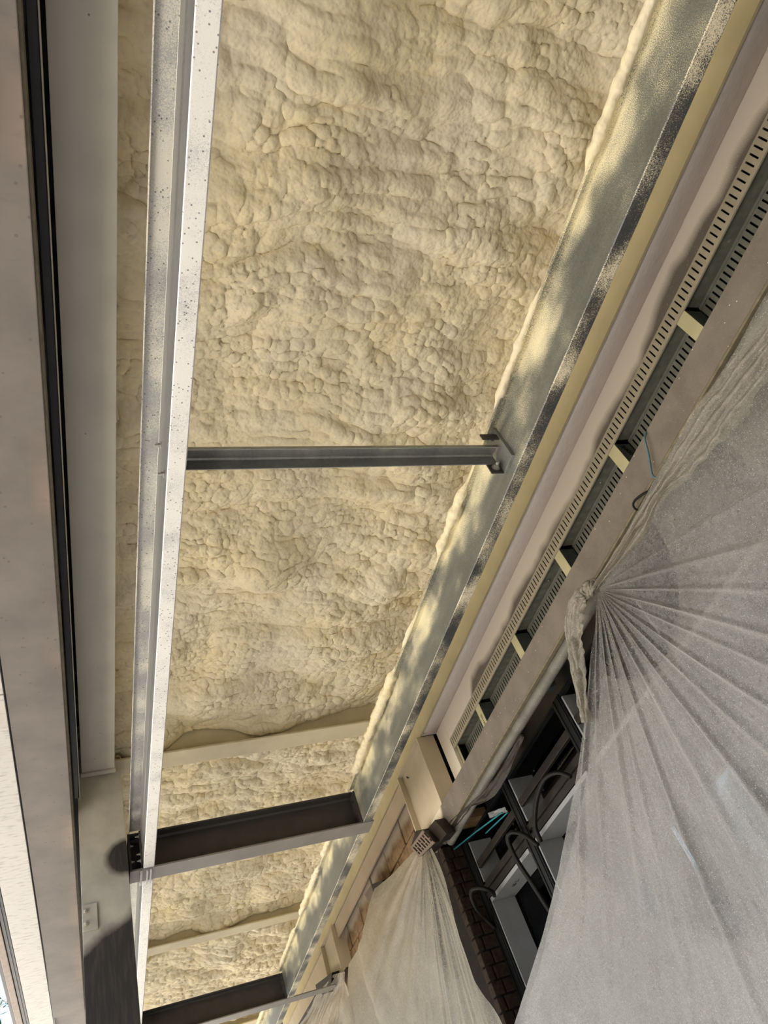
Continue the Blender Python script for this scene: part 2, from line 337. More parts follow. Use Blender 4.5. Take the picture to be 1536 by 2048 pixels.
def npmesh(name, V, nu, nv, mat, smooth=True):
    me = bpy.data.meshes.new(name); me.vertices.add(len(V)); me.vertices.foreach_set('co', V.astype(np.float32).ravel())
    i, j = np.meshgrid(np.arange(nu - 1), np.arange(nv - 1), indexing='ij'); a = (i * nv + j).ravel()
    q = np.stack([a, a + 1, a + nv + 1, a + nv], 1); nf = len(q)
    me.loops.add(nf * 4); me.loops.foreach_set('vertex_index', q.ravel().astype(np.int32)); me.polygons.add(nf)
    me.polygons.foreach_set('loop_start', (np.arange(nf) * 4).astype(np.int32)); me.polygons.foreach_set('loop_total', np.full(nf, 4, np.int32))
    me.update(calc_edges=True); me.validate(); me.materials.append(mat)
    if smooth: me.shade_smooth()
    return me

# ------------------------------------------------------------------ STRUCTURE: ground, roof deck, added light-blocking wall behind the viewer, end of the eaves
struct(box('floor', -30, 2.6, -25, 40, -1.75, -1.6, GROUND))
struct(box('ceiling', -0.62, 3.2, -3, 13, 2.62, 2.70, BLACK))
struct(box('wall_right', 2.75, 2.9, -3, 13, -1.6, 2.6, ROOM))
struct(box('wall_back_light_blocker', -7.0, 2.75, -2.6, -2.4, -1.6, 3.2, ROOM))  # unseen wall, added to block light from behind the viewer

# ------------------------------------------------------------------ SPRAYED FOAM between the roof beams
def foam_height(X, Y, seed):
    wx = X + 0.16 * (fbm(X * 2.6, Y * 2.6, 4, seed + 5) - 0.5); wy = Y + 0.18 * (fbm(X * 2.6 + 9, Y * 2.6, 4, seed + 9) - 0.5)
    swell = fbm(wx * 1.5, wy * 2.8, 3, seed) - 0.45                      # passes of the gun
    ridge = fbm(wx * 1.3 + 3, wy * 8.5, 4, seed + 30) - 0.45             # ripples running across the bay
    # overlapping lobes, some long, some short
    lobe = np.sqrt(np.clip(blobs(wx * 3.1, wy * 4.6, seed + 41), 0, 1)) ; m1 = np.clip((fbm(X * 1.9, Y * 1.9, 2, seed + 60) - 0.36) * 5, 0, 1)
    # fine warp breaks up the cells
    ux = wx + 0.030 * (fbm(X * 16, Y * 16, 3, seed + 13) - 0.5); uy = wy + 0.030 * (fbm(X * 16 + 5, Y * 16, 3, seed + 14) - 0.5)
    mid = blobs(ux * 9.5, uy * 11.5, seed + 44); m4 = np.clip((fbm(X * 3.1 + 7, Y * 3.6, 3, seed + 66) - 0.38) * 6, 0, 1)
    sm = blobs(ux * 24, uy * 27, seed + 51); m2 = np.clip((fbm(X * 4.4 + 4, Y * 5.2, 3, seed + 70) - 0.34) * 6, 0, 1)
    ti = blobs(ux * 52, uy * 58, seed + 81); m3 = np.clip((fbm(X * 6 + 4, Y * 6, 3, seed + 90) - 0.33) * 6, 0, 1)
    return (0.17 * swell + 0.085 * ridge + 0.055 * lobe * m1 + 0.022 * mid * m4 + 0.0125 * sm * (0.15 + m2) + 0.0070 * ti * (0.25 + m3)
            + 0.010 * (fbm(ux * 14, uy * 22, 4, seed + 99) - 0.45))
def foam_bay(label, y0, y1, step, seed, rough=1.0, lump_near=False, loc=None, lump_far=True, x0=0.02, x1=1.95):
    xs = np.arange(x0, x1 + step * 0.5, step); ys = np.arange(y0, y1 + step * 0.5, step); X, Y = np.meshgrid(xs, ys, indexing='ij')
    H = foam_height(X, Y, seed)
    if rough > 1: H = H + (rough - 1) * (0.011 * blobs(X * 24 + 0.5 * vnoise(X * 30, Y * 30, 5), Y * 34 + 0.5 * vnoise(X * 30, Y * 30, 6), seed + 7) + 0.008 * fbm(X * 40, Y * 55, 3, seed + 8))
    Z = 2.445 - H
    if lump_far:      # fat lumps hanging where the foam meets the beam's web
        e = np.exp(-((y1 - Y) / 0.13) ** 2); Z = Z - e * (0.015 + 0.10 * np.clip(fbm(X * 3.1, Y * 0 + seed, 2, 3) - 0.38, 0, 1) * 2.2)
    Z = Z + 0.03 * np.exp(-((X - x0) / 0.12) ** 2)
    # heads of the bumps lean sideways a little, so they overhang their creases
    gx = np.gradient(H, step, axis=0); gy = np.gradient(H, step, axis=1)
    Xd = X - np.clip(gx, -1.2, 1.2) * 0.012; Yd = Y - np.clip(gy, -1.2, 1.2) * 0.012
    Yd = np.clip(Yd, y0, y1); Xd = np.clip(Xd, x0, x1)
    V = np.stack([Xd.ravel(), Yd.ravel(), Z.ravel()], 1); c0 = np.array([(x0 + x1) / 2, (y0 + y1) / 2, 2.45])
    me = npmesh('spray_foam', V - c0, len(xs), len(ys), FOAM)
    # skirts up to the deck so that the foam is a body, not a skin
    o = bpy.data.objects.new('spray_foam', me); C.objects.link(o); o.location = tuple(c0); o['kind'] = 'stuff'; tag(o, label, 'insulation')
    bm = bmesh.new(); bm.from_mesh(me); ed = [e for e in bm.edges if e.is_boundary]; r = bmesh.ops.extrude_edge_only(bm, edges=ed)
    for v in r['geom']:
        if isinstance(v, bmesh.types.BMVert): v.co.z = 2.62 - c0[2]
    bm.to_mesh(me); bm.free(); me.shade_smooth(); return o
foam_bay('cream sprayed foam ceiling of the widest bay, above the thin cross strut', -0.75, 3.950, 0.0065, 11)
foam_bay('cream sprayed foam ceiling between the two foam-buried beams, over the first charcoal beam', 3.962, 6.790, 0.0080, 230, 2.0)
foam_bay('cream sprayed foam ceiling beyond the second foam-buried beam, farthest in view', 6.802, 9.66, 0.011, 470, 2.6)

# ------------------------------------------------------------------ I-beams
def ibeam_x(name, label, x0, x1, yc, zb, depth, width, tf, tw, mweb, mfl, plates=(), cat='steel beam', group=None, xw=None):
    xw = xw or x1
    t = thing(name, label, cat, ((x0 + x1) / 2, yc, zb), group)
    hw = width / 2
    r = 0.010
    # web with root fillets
    web = [(yc - tw / 2 - r, zb + tf), (yc + tw / 2 + r, zb + tf), (yc + tw / 2, zb + tf + r), (yc + tw / 2, zb + depth - tf - r), (yc + tw / 2 + r, zb + depth - tf), (yc - tw / 2 - r, zb + depth - tf), (yc - tw / 2, zb + depth - tf - r), (yc - tw / 2, zb + tf + r)]
    add('web', *prism(web, 'X', x0, xw), mweb, t)
    a = box('bottom_flange', x0, x1, yc - hw, yc + hw, zb, zb + tf, mfl, t, 0.0015)
    b = box('top_flange', x0, xw, yc - hw, yc + hw, zb + depth - tf, zb + depth, mweb, t, 0.0015)
    for px in plates:
        p = box('end_plate', px - 0.005, px + 0.005, yc - hw - 0.012, yc + hw + 0.012, zb + 0.004, zb + depth - 0.004, mweb, t, 0.001)
        for dy in (-0.045,):
            for zz in (zb + 0.055, zb + depth - 0.055):
                sgn = -1 if px > 0.9 else 1
                h = hexbolt('bolt', (px + sgn * 0.005, yc + dy, zz), (sgn, 0, 0), 0.0065, 0.009, p, BOLT if px < 0.9 else DARK)
    return t
B2 = ibeam_x('cross_beam', 'charcoal steel cross beam bolted between the galvanised purlins, nearer of the two', 0.186, 1.462, 3.955, 1.700, 0.190, 0.133, 0.0085, 0.007, DARK, DARKF, (0.191, 1.392), xw=1.386)
B3 = ibeam_x('cross_beam', 'charcoal steel cross beam at the foot of the picture, farther of the two', 0.186, 1.80, 6.795, 1.700, 0.190, 0.133, 0.0085, 0.007, DARK, DARKF, (0.191, 1.392), xw=1.386)
ibeam_x('cross_beam', 'charcoal steel cross beam far down the eaves, mostly hidden behind nearer steel', 0.186, 1.462, 9.635, 1.700, 0.190, 0.133, 0.0085, 0.007, DARK, DARKF, (), xw=1.366)
CRMB = plain('foam_dusted_beam', srgb(214, 202, 168), 0.65, 0.05, 0, 0.05, 8)
for yy, lb in ((3.957, 'cream dusted roof beam half buried in foam, above the first charcoal beam'), (6.797, 'cream dusted roof beam half buried in foam, farther one'), (9.64, 'cream dusted roof beam buried in foam at the far end')):
    t = ibeam_x('roof_beam', lb, 0.15, 1.95, yy, 2.305, 0.30, 0.152, 0.011, 0.008, CRMB, CRMB, ())
# bolts of the first roof beam's left end cleat
t0 = thing('end_cleat', 'small bolted angle cleat joining the foam-buried beam to the long left beam', 'bracket', (0.19, 3.90, 2.33))
p = box('plate', 0.152, 0.19, 3.935, 3.9525, 2.32, 2.44, CRMB, t0, 0.001)
for zz in (2.350, 2.405): hexbolt('bolt', (0.172, 3.935, zz), (0, -1, 0), 0.011, 0.014, t0, CRMB)

# long left beam (three lengths, one over each bay)
def ibeam_y(label, xc, zb, y0, y1, width, depth, tf, tw):
    t = thing('edge_beam', label, 'steel beam', (xc, (y0 + y1) / 2, zb))
    box('bottom_flange', xc - width / 2, xc + width / 2, y0, y1, zb, zb + tf, SOFF, t, 0.002)
    box('top_flange', xc - width / 2, xc + width / 2, y0, y1, zb + depth - tf, zb + depth, SOFF, t)
    box('web', xc - tw / 2, xc + tw / 2, y0, y1, zb + tf, zb + depth - tf, SOFF, t)
    return t
eb = ibeam_y('wide pale-dusted flat underside of the long left edge beam above the column', 0.0675, 2.230, -1.2, 3.845, 0.161, 0.34, 0.012, 0.008)
box('end_plate', -0.018, 0.153, 3.815, 3.847, 2.219, 2.229, SOFF, eb, 0.002)
for px in (0.0, ): hexbolt('bolt', (-0.022, 3.83, 2.224), (-1, 0, 0), 0.008, 0.01, eb, BOLT)
ibeam_y('continuation of the left edge beam beyond the half-dusted column', 0.0675, 2.230, 4.065, 9.6, 0.161, 0.34, 0.012, 0.008)

# columns on the left
def column(label, xc, yc, w_, d_, z0, z1, mat):
    t = thing('steel_column', label, 'column', (xc, yc, z0))
    box('flange', xc - w_ / 2, xc + w_ / 2, yc - d_ / 2, yc - d_ / 2 + 0.011, z0, z1, mat, t, 0.0015)
    box('flange', xc - w_ / 2, xc + w_ / 2, yc + d_ / 2 - 0.011, yc + d_ / 2, z0, z1, mat, t, 0.0015)
    box('web', xc - 0.004, xc + 0.004, yc - d_ / 2 + 0.0112, yc + d_ / 2 - 0.0112, z0, z1, mat, t)
    return t
cl = column('tall steel column under the left edge beam, pale dust above and bare dark steel below', 0.0715, 3.955, 0.214, 0.200, -1.6, 2.229, COLM)
box('splice_plate', -0.034, 0.030, 3.846, 3.8545, 1.46, 1.575, COLM, cl, 0.001)
for zz in (1.49, 1.545): hexbolt('bolt', (-0.022, 3.846, zz), (0, -1, 0), 0.008, 0.010, cl, COLM)
column('farther steel column of the left edge beam, hidden behind the near one', 0.0715, 6.795, 0.214, 0.200, -1.6, 2.229, COLM)

# ------------------------------------------------------------------ Z purlins
def overspill(parent, x, z, y0, y1, seed, r=0.014, spots=None):
    ys = np.arange(y0, y1, 0.008); V = []; F = []; n = 8
    rad = []
    for y in ys:
        k = 0.0
        for a, b, q in spots: k = max(k, q * min(1, max(0, (y - a) / 0.06)) * min(1, max(0, (b - y) / 0.06)))
        k *= 0.75 + 0.5 * float(vnoise(np.array([y * 26.0]), np.array([seed * 1.0]), 5)[0]); rad.append(max(0.0006, r * k))
    for i, y in enumerate(ys):
        for q in range(n):
            th = 2 * math.pi * q / n; rr = rad[i] * (0.8 + 0.45 * float(vnoise(np.array([y * 60.0]), np.array([q * 1.7 + seed]), 9)[0]))
            V.append((x + math.cos(th) * rr * 1.3, y, z + math.sin(th) * rr))
    for i in range(len(ys) - 1):
        for q in range(n): F.append((i * n + q, i * n + (q + 1) % n, (i + 1) * n + (q + 1) % n, (i + 1) * n + q))
    o = add('foam_overspill', V, F, FOAM, parent, True); o['kind'] = 'stuff'; o['label'] = 'lumpy cream foam stuck along the upper lip'; return o
def zpurlin(label, xw, y0, y1, left, group, spots=None):
    t_ = 0.0022; zb, zt = 1.7015, 1.901; t = thing('purlin', label, 'purlin', (xw, (y0 + y1) / 2, zb), group)
    mats = (GALV_WEB, GALV_L, GALV_BOT) if left else (GALV_R, GALV_R, GALV_RB)
    tl = 0.056 if left else 0.036
    # one sheet folded five times; split at the two main bends for dust finishes and the left one's painted light and shade
    add('web', *prism(sheet_outline([(xw, zb + 0.003), (xw, zb + 0.085), (xw + 0.004, zb + 0.095), (xw + 0.004, zb + 0.108), (xw, zb + 0.118), (xw, zt - 0.003)] if left else [(xw, zb + 0.003), (xw, zt - 0.003)], t_), 'Y', y0, y1), mats[0], t)
    add('top_flange', *prism(sheet_outline([(xw + t_, zt - 0.002), (xw - 0.003, zt), (xw - tl + 0.003, zt), (xw - tl, zt - 0.003), (xw - tl, zt - 0.016)], t_), 'Y', y0, y1), mats[1], t)
    add('bottom_flange', *prism(sheet_outline([(xw - t_, zb + 0.004), (xw + 0.001, zb), (xw + 0.047, zb), (xw + 0.0505, zb + 0.003), (xw + 0.0505, zb + 0.018)], t_), 'Y', y0, y1), mats[2], t)
    if spots: overspill(t, xw - tl - 0.002, zt - 0.006, y0, y1, 3, spots=spots)
    return t
# the bends: left line of purlins
PL = zpurlin('bright speckled galvanised Z purlin running down the left, nearest length', 0.250, -0.6, 3.884, True, None)
PL2 = zpurlin('galvanised Z purlin on the left beyond the first charcoal cross beam', 0.250, 4.026, 6.724, True, None)
for yy, zz in ((1.425, 1.835), (1.425, 1.745)):
    pass
hexbolt('bolt', (0.2475, 1.405, 1.845), (-1, 0, 0), 0.0075, 0.010, PL); hexbolt('bolt', (0.2475, 1.435, 1.748), (-1, 0, 0), 0.0075, 0.010, PL)
PR = zpurlin('galvanised Z purlin on the right with drifts of cream overspray, nearest length', 1.400, -0.6, 3.886, False, None,
             [(-0.5, 0.50, 1.0), (0.84, 1.30, 0.8), (1.62, 2.02, 1.1), (2.40, 2.62, 0.5), (2.75, 3.72, 1.25)])
PR2 = zpurlin('galvanised Z purlin on the right beyond the first charcoal cross beam', 1.400, 4.026, 6.724, False, None, [(4.1, 4.7, 1.4), (4.8, 5.6, 1.2), (5.8, 6.6, 0.9)])
zpurlin('last visible galvanised Z purlin on the right, beyond the second charcoal beam', 1.400, 6.866, 9.5, False, None, [(6.9, 8.2, 1.0)])
zpurlin('last galvanised Z purlin on the left, beyond the second charcoal beam', 0.250, 6.866, 9.5, True, None)
# cleats that carry the purlin ends on the cross beams
for (xw, yy, lb) in ((0.250, 3.87, 'small bolted steel cleat holding the left purlin end to the first charcoal beam'), (0.250, 4.04, 'small bolted steel cleat behind the first charcoal beam on the left')):
    sg = -1 if yy < 3.95 else 1
    t = thing('purlin_cleat', lb, 'bracket', (xw, yy, 1.71)); ya, yb = sorted((yy, yy - sg * 0.085 + (0 if sg < 0 else 0)))
    ya, yb = (3.86, 3.949) if sg < 0 else (3.961, 4.06)
    add('plate', *prism([(xw - 0.003, 1.715), (xw - 0.010, 1.715), (xw - 0.010, 1.885), (xw - 0.003, 1.885)], 'Y', ya, yb), DARK, t)
    for zz in (1.742, 1.775, 1.865): hexbolt('bolt', (xw - 0.010, (ya + 0.022) if sg < 0 else (yb - 0.03), zz), (-1, 0, 0), 0.0062, 0.010, t)
t = thing('lapped_strap', 'short galvanised lap strap wrapped under the first charcoal beam at the left purlin', 'bracket', (0.265, 3.955, 1.69))
for k, xx in enumerate((0.232, 0.262, 0.279)): box('strap', xx, xx + (0.012 if k == 0 else 0.009), 3.90, 4.045, 1.6895, 1.6995, GALV_BOT, t, 0.002)

# ------------------------------------------------------------------ thin strut between purlins
t = thing('strut', 'thin grey angle strut spanning between the two purlins below the widest foam bay', 'strut', (0.85, 1.42, 1.80))
add('angle_bar', *prism(sheet_outline([(1.395, 1.806), (1.399, 1.822), (1.440, 1.826), (1.4455, 1.822), (1.4455, 1.779)], 0.003), 'X', 0.303, 1.378), STRUT, t)
cp = box('end_plate', 1.384, 1.3985, 1.372, 1.452, 1.735, 1.893, STRUT, t, 0.002); cp['label'] = 'flat plate bolted to the right purlin'
box('cleat', 1.335, 1.384, 1.448, 1.4535, 1.735, 1.790, DARK, t, 0.001); box('cleat', 1.318, 1.384, 1.376, 1.381, 1.832, 1.86, DARK, t, 0.001)
hexbolt('bolt', (1.362, 1.448, 1.762), (0, -1, 0), 0.010, 0.014, t); hexbolt('bolt', (1.384, 1.40, 1.872), (-1, 0, 0), 0.009, 0.010, t, DARK)

# ------------------------------------------------------------------ LEFT EDGE: fascia, white boards, gutter strips
def chan(name, label, cat, x0, x1, y0, y1, z, h, mat, bv=0.004):
    return tag(box(name, x0, x1, y0, y1, z, z + h, mat, None, bv), label, cat)
t = thing('fascia_channel', 'brown-grey primed steel channel along the left edge, rust marks on its inner side', 'fascia', (-0.165, 2.0, 2.0))
box('soffit_flange', -0.274, -0.066, -1.2, 6.72, 2.0, 2.012, FASC, t, 0.003); box('outer_web', -0.274, -0.264, -1.2, 6.72, 2.0125, 2.25, FASC, t)
add('inner_lip', *prism([(-0.0655, 2.004), (-0.0585, 2.008), (-0.056, 2.05), (-0.0655, 2.05)], 'Y', -1.2, 6.72), plain('olive_brown_lip', srgb(104, 96, 82), 0.6, 0.2), t)
t = thing('fascia_channel', 'short end of the next primed channel seen past the first one', 'fascia', (-0.165, 8.2, 2.0))
box('soffit_flange', -0.274, -0.066, 6.735, 9.7, 2.02, 2.032, FASC, t, 0.003); box('outer_web', -0.274, -0.264, 6.735, 9.7, 2.0325, 2.25, FASC, t)
chan('edge_trim', 'thin dark grey trim beside the black gap on the left', 'trim', -0.0525, -0.028, -1.2, 3.83, 2.10, 0.03, DGREY, 0.002)
chan('edge_bead', 'fine pale bead running along the black gap on the left', 'trim', -0.0275, -0.0235, -1.2, 3.83, 2.09, 0.03, TRACK, 0.001)
# crumpled black membrane up in the gap
ys = np.arange(-1.2, 3.83, 0.012); xs = np.linspace(-0.25, -0.005, 26); X, Y = np.meshgrid(xs, ys, indexing='ij')
Z = 2.33 + 0.05 * fbm(X * 18, Y * 9, 4, 3) - 0.09 * np.clip((-0.03 - X) / 0.08, 0, 1) * fbm(X * 9, Y * 5, 2, 8)
V = np.stack([X.ravel(), Y.ravel(), Z.ravel()], 1); me = npmesh('gap_membrane', V, len(xs), len(ys), BLACK); o = bpy.data.objects.new('gap_membrane', me); C.objects.link(o)
tag(o, 'crumpled black membrane in the narrow gap between fascia and left beam', 'membrane')
tag(box('white_soffit_board', -0.405 , -0.281, -1.2, 2.738, 1.995, 2.02, WBOARD, None, 0.002), 'white soffit board on the far left, nearer piece above the joint', 'soffit board')
tag(box('white_soffit_board', -0.432, -0.281, 2.746, 7.2, 1.995, 2.02, WBOARD, None, 0.002), 'long scuffed white soffit board on the far left, below the joint', 'soffit board')
tag(box('drip_trim', -0.470, -0.436, -1.2, 8.0, 2.00, 2.05, DGREY, None, 0.002), 'black double-grooved trim between white board and beige gutter', 'trim')
tag(box('drip_bead', -0.4555, -0.4505, -1.2, 8.0, 1.992, 2.0, DGREY, None, 0.001), 'thin raised rib on the black trim at the far left', 'trim')
tag(box('gutter_strip', -0.512, -0.4715, -1.2, 8.0, 1.99, 2.06, BEIGE, None, 0.004), 'beige gutter strip at the extreme left beside the sky', 'gutter')
tag(box('outer_trim', -0.534, -0.5125, -1.2, 8.0, 2.0, 2.09, DGREY, None, 0.004), 'dark grey outermost roof trim against the sky', 'trim')
struct(box('trim_1', -0.60, -0.28, -1.2, 8.2, 2.25, 2.62, DGREY))

# ------------------------------------------------------------------ RIGHT: eaves beam, soffit, panel, slotted track
t = thing('eaves_beam', 'yellowed cream steel eaves beam behind the right purlin', 'steel beam', (1.95, 1.5, 2.14))
box('web', 1.895, 1.905, -0.6, 9.6, 2.135, 2.60, YEL, t)
pts = [(1.905, 2.137)] + [(1.958 - 0.053 * math.cos(a), 2.150 - 0.026 * math.sin(a)) for a in [i * math.pi / 10 for i in range(0, 11)]] + [(2.011, 2.155), (1.905, 2.175)]
sof = add('rounded_soffit', *prism(pts, 'Y', -0.6, 3.825), PINK, t, True); sof['label'] = 'rounded pinkish soffit bead'
for k in range(3): box('stepped_lip', 1.905, 2.005, 3.826 + k * 0.012, 3.836 + k * 0.012, 2.130 + 0.004 * k, 2.15, PINK, t, 0.001)
# L-shaped wall panel
t = thing('wall_panel', 'cream L-shaped wall panel with scalloped edge of overspray above the slotted strip', 'panel', (2.0, 1.5, 2.0))
box('strip', 2.0, 2.02, -0.6, 3.715, 2.009, 2.136, PANEL, t, 0.001)
add('end_leg', *prism([(3.7155, 2.136), (3.845, 2.136), (3.845, 1.62), (3.7155, 1.62)], 'X', 2.0, 2.02), PANEL, t)
# slotted track: front strip with real openings
def slotted(x, y0, y1, z0, z1, pitch, sw, margin, thick):
    V = []; F = []; zz = [z0, z0 + margin[0], z1 - margin[1], z1]; ys_ = [y0]; y = y0 + pitch * 0.5
    while y + sw < y1: ys_ += [y, y + sw]; y += pitch
    ys_.append(y1)
    for xx in (x, x + thick):
        for yy in ys_:
            for z in zz: V.append((xx, yy, z))
    n = len(ys_); L = n * 4
    for i in range(n - 1):
        hole = (i % 2 == 1)
        for j in range(3):
            a = i * 4 + j; q = (a, a + 4, a + 5, a + 1)
            if hole and j == 1:
                for e in ((a, a + 4), (a + 4, a + 5), (a + 5, a + 1), (a + 1, a)): F.append((e[0], e[1], e[1] + L, e[0] + L))
            else: F.append(q); F.append(tuple(k + L for k in reversed(q)))
    return V, F
t = thing('slotted_track', 'long cream metal track with a row of narrow slots along the right wall', 'slotted track', (2.0, 1.5, 1.94))
add('slotted_face', *slotted(2.0, -0.4, 3.715, 1.942, 2.0085, 0.0251, 0.0065, (0.014, 0.010), 0.0012), TRACK, t, rec=False)
box('return_lip', 2.0, 2.007, -0.4, 3.70, 1.9405, 1.9418, TRACK, t)
# ripple-pressed lining behind and the second slotted row, one length between each pair of noggins
nog = [-0.28, 0.308, 0.898, 1.483, 2.072, 2.662, 3.250]
bays = [(nog[i] + 0.057, nog[i + 1]) for i in range(len(nog) - 1)] + [(3.307, 3.715)]
back = thing('cavity_track', 'dark recessed metal track with pressed ripples and a second row of slots', 'slotted track', (2.08, 1.5, 1.9))
for (a, b) in bays:
    ys = np.arange(a + 0.001, b, 0.008); zs = np.linspace(0, 1, 7); Yg, Tg = np.meshgrid(ys, zs, indexing='ij')
    ph = (Yg - a) / 0.049 * 2 * math.pi; amp = 0.0022 * np.sin(Tg * math.pi) * (0.5 + 0.5 * Tg)
    Xg = 2.009 + 0.072 * Tg; Zg = 1.955 + 0.003 * Tg + amp * np.sin(ph)
    me = npmesh('rippled_lining', np.stack([Xg.ravel() - 2.08, Yg.ravel() - 1.5, Zg.ravel() - 1.9], 1), len(ys), 7, CAV); o = bpy.data.objects.new('rippled_lining', me); put(o, 'x', back)
    add('slotted_face', *slotted(2.0815, a + 0.001, b - 0.001, 1.852, 1.9585, 0.0245, 0.0075, (0.028, 0.020), 0.0012), TRACKD, back, rec=False)
    box('groove_rib', 2.0785, 2.0813, a + 0.001, b - 0.001, 1.944, 1.949, TRACKD, back)
struct(box('trim_2', 2.12, 2.14, -0.6, 3.84, 1.60, 2.13, BLACK))
struct(box('trim_3', 2.02, 2.12, -0.6, 3.84, 2.02, 2.13, BLACK))
mk = ['third', 'second', 'third', 'fourth', 'fifth', 'sixth']
labs = {1: 'pale timber noggin in the wall cavity at the top right corner of the photo', 2: 'pale timber noggin in the wall cavity, first in full view from the top',
        3: 'pale timber noggin whose dark side carries handwritten marks, beside the blue cord', 4: 'pale timber noggin in the wall cavity level with the blue cord’s lower neighbour, third from the top', 5: 'pale timber noggin in the wall cavity just left of the big polythene knot', 6: 'narrow pale timber noggin with a stamp on its face, nearest the cream column'}
labs[4] = 'pale timber noggin in the wall cavity, next one below the noggin with handwritten marks'
for k, y in enumerate(nog):
    if k == 0: continue
    t = thing('timber_noggin', labs[k], 'timber', (2.03, y + 0.028, 1.62), 'timber noggins in the wall cavity')
    box('face', 2.001, 2.004, y + 0.001, y + 0.056, 1.62, 1.939, NOGF, t, 0.001); box('core', 2.0045, 2.078, y + 0.0015, y + 0.0555, 1.62, 1.939, NOGS, t, 0.001)
t = thing('timber_noggin', 'slim pale timber strip against the cream panel end leg', 'timber', (2.03, 3.70, 1.62), 'timber noggins in the wall cavity')
box('face', 2.021, 2.024, 3.69, 3.7145, 1.62, 1.96, NOGF, t)
def text(name, s, size, loc, xdir, ydir, mat, parent, ext=0.0004, bold=0):
    cu = bpy.data.curves.new(name, 'FONT'); cu.body = s; cu.size = size; cu.extrude = ext; cu.offset = bold; cu.materials.append(mat)
    tmp = bpy.data.objects.new(name, cu); C.objects.link(tmp); dg = bpy.context.evaluated_depsgraph_get(); dg.update(); me = bpy.data.meshes.new_from_object(tmp.evaluated_get(dg)); bpy.data.objects.remove(tmp)
    o = bpy.data.objects.new(name, me); o0 = wloc(parent); xd = Vector(xdir).normalized(); yd = Vector(ydir).normalized(); zd = xd.cross(yd)
    m = Matrix.Identity(4)
    for i in range(3): m[i][0] = xd[i]; m[i][1] = yd[i]; m[i][2] = zd[i]; m[i][3] = loc[i] - o0[i]
    me.transform(m); put(o, name, parent); return o
nog3 = [o for o in C.objects if o.name.startswith('timber_noggin') and o.get('label') == labs[3]][0]
text('handwriting', '2000 10/', 0.030, (2.024, nog[3] + 0.0008, 1.925), (0.25, 0, -1), (1, 0, 0.25), INK, nog3, 0.0003, 0.0006)
nog6 = [o for o in C.objects if o.name.startswith('timber_noggin') and o.get('label') == labs[6]][0]
text('stamp', 'KSTYRE', 0.019, (2.0008, nog[6] + 0.020, 1.885), (0, 0.05, -1), (0, 1, 0.05), INKB, nog6, 0.0002, 0.0004)
for (yy, bi) in ((1.70, 1), (2.30, 1), (0.65, 0)):
    hexbolt('rivet', (2.055, yy, 1.956), (0, 0, -1), 0.004, 0.003, back, BOLT)
# brown-grey board
t = thing('fascia_board', 'brown-grey board along the right wall with a pale edge, over the rolled membrane', 'board', (1.86, 1.6, 1.58))
box('face', 1.868, 1.876, -0.8, 4.16, 1.576, 1.702, BOARD, t, 0.001); box('edge', 1.868, 1.892, -0.8, 3.98, 1.566, 1.5755, EDGE, t, 0.0015)
box('backing', 1.8765, 1.92, -0.8, 4.10, 1.64, 1.70, BLACK, t)
pts = []
tb = tube('rolled_membrane', [(1.905 + 0.003 * math.sin(y * 3.1), y, 1.546 + 0.003 * math.sin(y * 2.3 + 1)) for y in np.arange(-0.8, 4.02, 0.08)], 0.0255, MEMB, None, 14)
tag(tb, 'grey rolled membrane tube tucked under the brown-grey board', 'membrane')
# glittering black strip below the tube
struct(box('trim_4', 1.935, 1.985, -0.8, 4.18, 1.60, 1.64, plain('black_speckled_strip', srgb(20, 20, 20), 0.6, 0.4, 0, 0.4, 40, 0.3, (70, 0.09, srgb(190, 190, 180)))))
# torn membrane hanging near the window head
def ribbon(name, path, wdir, width, mat, parent=None, waves=6, amp=0.01, seed=1, nu=60, nw=9, ndir=(-1, 0, 0)):
    P = smoothpath(path, 12); V = []; F = []; wd = Vector(wdir); nd = Vector(ndir)
    for i, p in enumerate(P):
        t_ = i / (len(P) - 1); wdt = width(t_) if callable(width) else width
        for j in range(nw):
            u = j / (nw - 1); q = float(fbm(np.array([t_ * 9 + seed]), np.array([u * waves + seed * 3.3]), 3, seed)[0]) - 0.45
            V.append(p + wd * wdt * (u + 0.05 * q) + nd * amp * 2.4 * q)
    m = len(P)
    for i in range(m - 1):
        for j in range(nw - 1): F.append((i * nw + j, i * nw + j + 1, (i + 1) * nw + j + 1, (i + 1) * nw + j))
    return add(name, V, F, mat, parent, True, rec=False)
o = ribbon('torn_membrane', [(1.90, 2.86, 1.51), (1.89, 3.13, 1.50), (1.88, 3.36, 1.50), (1.87, 3.55, 1.535), (1.87, 3.78, 1.575), (1.86, 3.96, 1.60)], (0.12, 0, -1), lambda u: 0.015 + 0.045 * abs(math.sin(u * 5.2)) * (1 - 0.5 * u), RAG, None, 5, 0.014, 4)
tag(o, 'torn brown membrane flap dangling below the rolled tube', 'membrane')
o = ribbon('torn_membrane', [(1.85, 3.90, 1.60), (1.845, 3.97, 1.575), (1.845, 4.03, 1.60), (1.85, 4.10, 1.56)], (0.1, 0.1, -1), lambda u: 0.03 + 0.03 * math.sin(u * 7), RAG, None, 7, 0.02, 8)
tag(o, 'crumpled dark membrane scrap beside the slotted vent', 'membrane')

